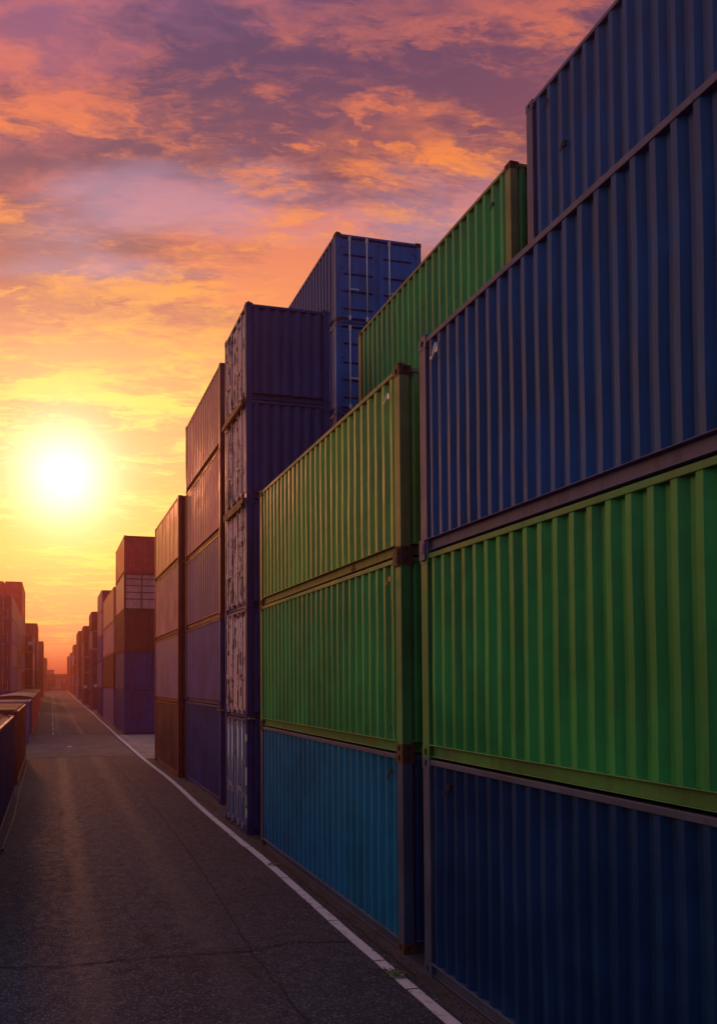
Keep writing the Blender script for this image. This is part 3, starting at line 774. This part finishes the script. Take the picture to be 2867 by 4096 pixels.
# cloud layer seen in perspective: project the view ray on a flat deck
inv = t.m('DIVIDE', 1.0, t.m('ADD', zc, .16))
px = t.m('MULTIPLY', dx, inv); py = t.m('MULTIPLY', dy, inv)
pp = t.comb(px, t.m('ADD', t.m('MULTIPLY', py, 2.6), t.m('MULTIPLY', px, .35)), .37)
def warped(sc_, amt, seed):
    q = t.vm('ADD', pp, (seed, seed*1.7, seed*.3))
    wv = t.node('ShaderNodeTexNoise'); t.put(wv.inputs['Vector'], q); wv.inputs['Scale'].default_value = sc_; wv.inputs['Detail'].default_value = 5; wv.inputs['Roughness'].default_value = .6
    return t.vm('ADD', q, t.vm('SCALE', t.vm('SUBTRACT', wv.outputs['Color'], (.5, .5, .5)), sc=amt))
nA = t.noise(warped(1.5, .5, 1.3), 1.35, 9, .60)          # broad cloud bodies
nB = t.noise(warped(2.2, .55, 4.1), 2.2, 10, .62)         # lit wisps
nB2 = t.noise(warped(5, .25, 7.7), 6.5, 9, .62)           # finer lit flecks
nC = t.noise(warped(1.2, .3, 9.4), 1.15, 5, .55)          # big patches
# purple grey bodies higher up
body_m = t.m('MULTIPLY', t.mr(nA, t.mr(zc, .45, .72, .47, .36), t.mr(zc, .45, .72, .58, .50)), t.mr(zc, .34, .56))
bodyc = t.ramp(zc, [(.36, s2l((220, 150, 122))), (.48, s2l((172, 102, 100))), (.58, s2l((122, 74, 92))), (.68, s2l((88, 62, 96))), (.76, s2l((80, 66, 108))), (.86, (.22, .29, .54, 1)), (1, (.27, .40, .75, 1))])
c = t.mix(t.m('MULTIPLY', body_m, .9), base, bodyc)
# soft pale blue-grey openings
c = t.mix(t.m('MULTIPLY', t.m('MULTIPLY', t.mr(nC, .52, .66), t.mr(zc, .36, .50)), t.mr(zc, .74, .58, .35, .55)), c, s2l((178, 146, 176)))
# orange lit edges: bright where a cloud body ends
litA = t.m('MULTIPLY', t.mr(nB, .48, .61), t.mr(nA, .66, .50, .15, 1))
litB = t.m('MULTIPLY', t.mr(nB2, .50, .64), t.mr(nB, .40, .55, .1, .8))
lit = t.m('MULTIPLY', t.m('MAXIMUM', litA, litB), t.mr(zc, .76, .60, .30, 1))
lit = t.m('MULTIPLY', lit, t.mr(zc, .015, .09))
litc = t.ramp(zc, [(0, s2l((250, 150, 60))), (.10, s2l((255, 186, 52))), (.18, s2l((255, 212, 58))), (.30, s2l((255, 226, 116))), (.40, s2l((255, 224, 96))), (.46, s2l((255, 184, 84))), (.52, s2l((255, 162, 76))), (.60, s2l((255, 140, 68))), (.665, s2l((248, 126, 84))), (.78, s2l((206, 116, 124)))])
c = t.mix(t.m('MULTIPLY', lit, .95), c, litc)
# glow round the sun
sv = dirv(SUN_AZ, SUN_EL)
cosg = t.vm('DOT_PRODUCT', d, tuple(sv)); gam = t.m('ARCCOSINE', t.m('MINIMUM', cosg, 1.0))
g1 = t.m('POWER', 2.718, t.m('MULTIPLY', t.m('POWER', t.m('DIVIDE', gam, R(3.4)), 2.0), -1.0))
g2 = t.m('POWER', 2.718, t.m('MULTIPLY', gam, -1/R(6.5)))
g3 = t.m('POWER', 2.718, t.m('MULTIPLY', gam, -1/R(16)))
def addc(c, f, col):
    return t.vm('ADD', c, t.vm('SCALE', col, sc=f))
c = addc(c, t.m('MULTIPLY', g1, 1.0), (1.0, .95, .85))
c = addc(c, t.m('MULTIPLY', g2, .72), (1.0, .76, .42))
c = addc(c, t.m('MULTIPLY', g3, .10), (1.0, .50, .04))
# away from the sun the dusk sky falls to dim slate blue
hd = t.m('DIVIDE', dy, t.m('MAXIMUM', t.m('SQRT', t.m('ADD', t.m('MULTIPLY', dx, dx), t.m('MULTIPLY', dy, dy))), .001))
back = t.m('MULTIPLY', t.mr(hd, .0, -.70), t.mr(zc, 1.0, .6, .6, 1))
c = t.mix(back, c, t.ramp(zc, [(0, (.06, .05, .085, 1)), (.3, (.075, .085, .18, 1)), (1, (.30, .36, .62, 1))]))
lm_ = t.m('MULTIPLY', t.m('POWER', t.m('MAXIMUM', t.m('MULTIPLY', dx, -1.0), 0.0), 1.3), t.mr(hd, .97, .80))  # lavender glow added to the unseen left sky, lifts the lane-facing walls
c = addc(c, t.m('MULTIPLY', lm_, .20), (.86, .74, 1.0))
# physical dusk sky under it all, weakly
sk = t.node('ShaderNodeTexSky'); sk.sky_type = 'NISHITA'; sk.sun_disc = False; sk.sun_elevation = R(6.0); sk.sun_rotation = R(SUN_AZ); sk.dust_density = 3.0
c = addc(c, .006, sk.outputs[0])
c = t.mix(t.mr(dz, 0, -.02), c, (.03, .024, .022, 1))
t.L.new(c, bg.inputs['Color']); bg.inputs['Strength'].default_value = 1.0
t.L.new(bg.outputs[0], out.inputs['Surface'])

# ------------------------------------------------------------------ haze
HAZE = True
if HAZE:
    mb = MB(); mb.box(-1210, 1210, -160, 1210, -1.0, 19.5)
    hm = bpy.data.materials.new('warm_haze'); hm.use_nodes = True; nt = NT(hm.node_tree); nt.N.clear()
    o_ = nt.node('ShaderNodeOutputMaterial'); pv = nt.node('ShaderNodeVolumePrincipled')
    pv.inputs['Color'].default_value = (.95, .33, .29, 1); pv.inputs['Density'].default_value = .0022; pv.inputs['Anisotropy'].default_value = .78
    nt.L.new(pv.outputs[0], o_.inputs['Volume'])
    hz = mb.build('haze', hm); tag(hz, 'warm evening haze over the yard', 'haze', kind='stuff')

# ------------------------------------------------------------------ camera (f, shift from the photograph's vanishing points)
D_W, D_H, F_ = 1607., 2296., 1500.
cam = bpy.data.cameras.new('Camera'); co = bpy.data.objects.new('Camera', cam); COL.objects.link(co)
cam.sensor_fit = 'VERTICAL'; cam.sensor_height = 36; cam.lens = F_/D_H*36
cam.shift_x = (D_W/2 - 406.67)/D_H; cam.shift_y = -(D_H/2 - 1490.72)/D_H
co.location = (0, 0, 3.54); co.rotation_euler = (R(90+1.5), 0, R(-11)); cam.clip_start = .05; cam.clip_end = 3000
sc.camera = co
sc.view_settings.view_transform = 'Standard'; sc.view_settings.look = 'None'; sc.view_settings.exposure = 0; sc.view_settings.gamma = 1
sc.render.engine = 'CYCLES'
cy = sc.cycles; cy.use_denoising = True; cy.max_bounces = 6; cy.diffuse_bounces = 3; cy.glossy_bounces = 3; cy.volume_bounces = 0; cy.sample_clamp_indirect = 6
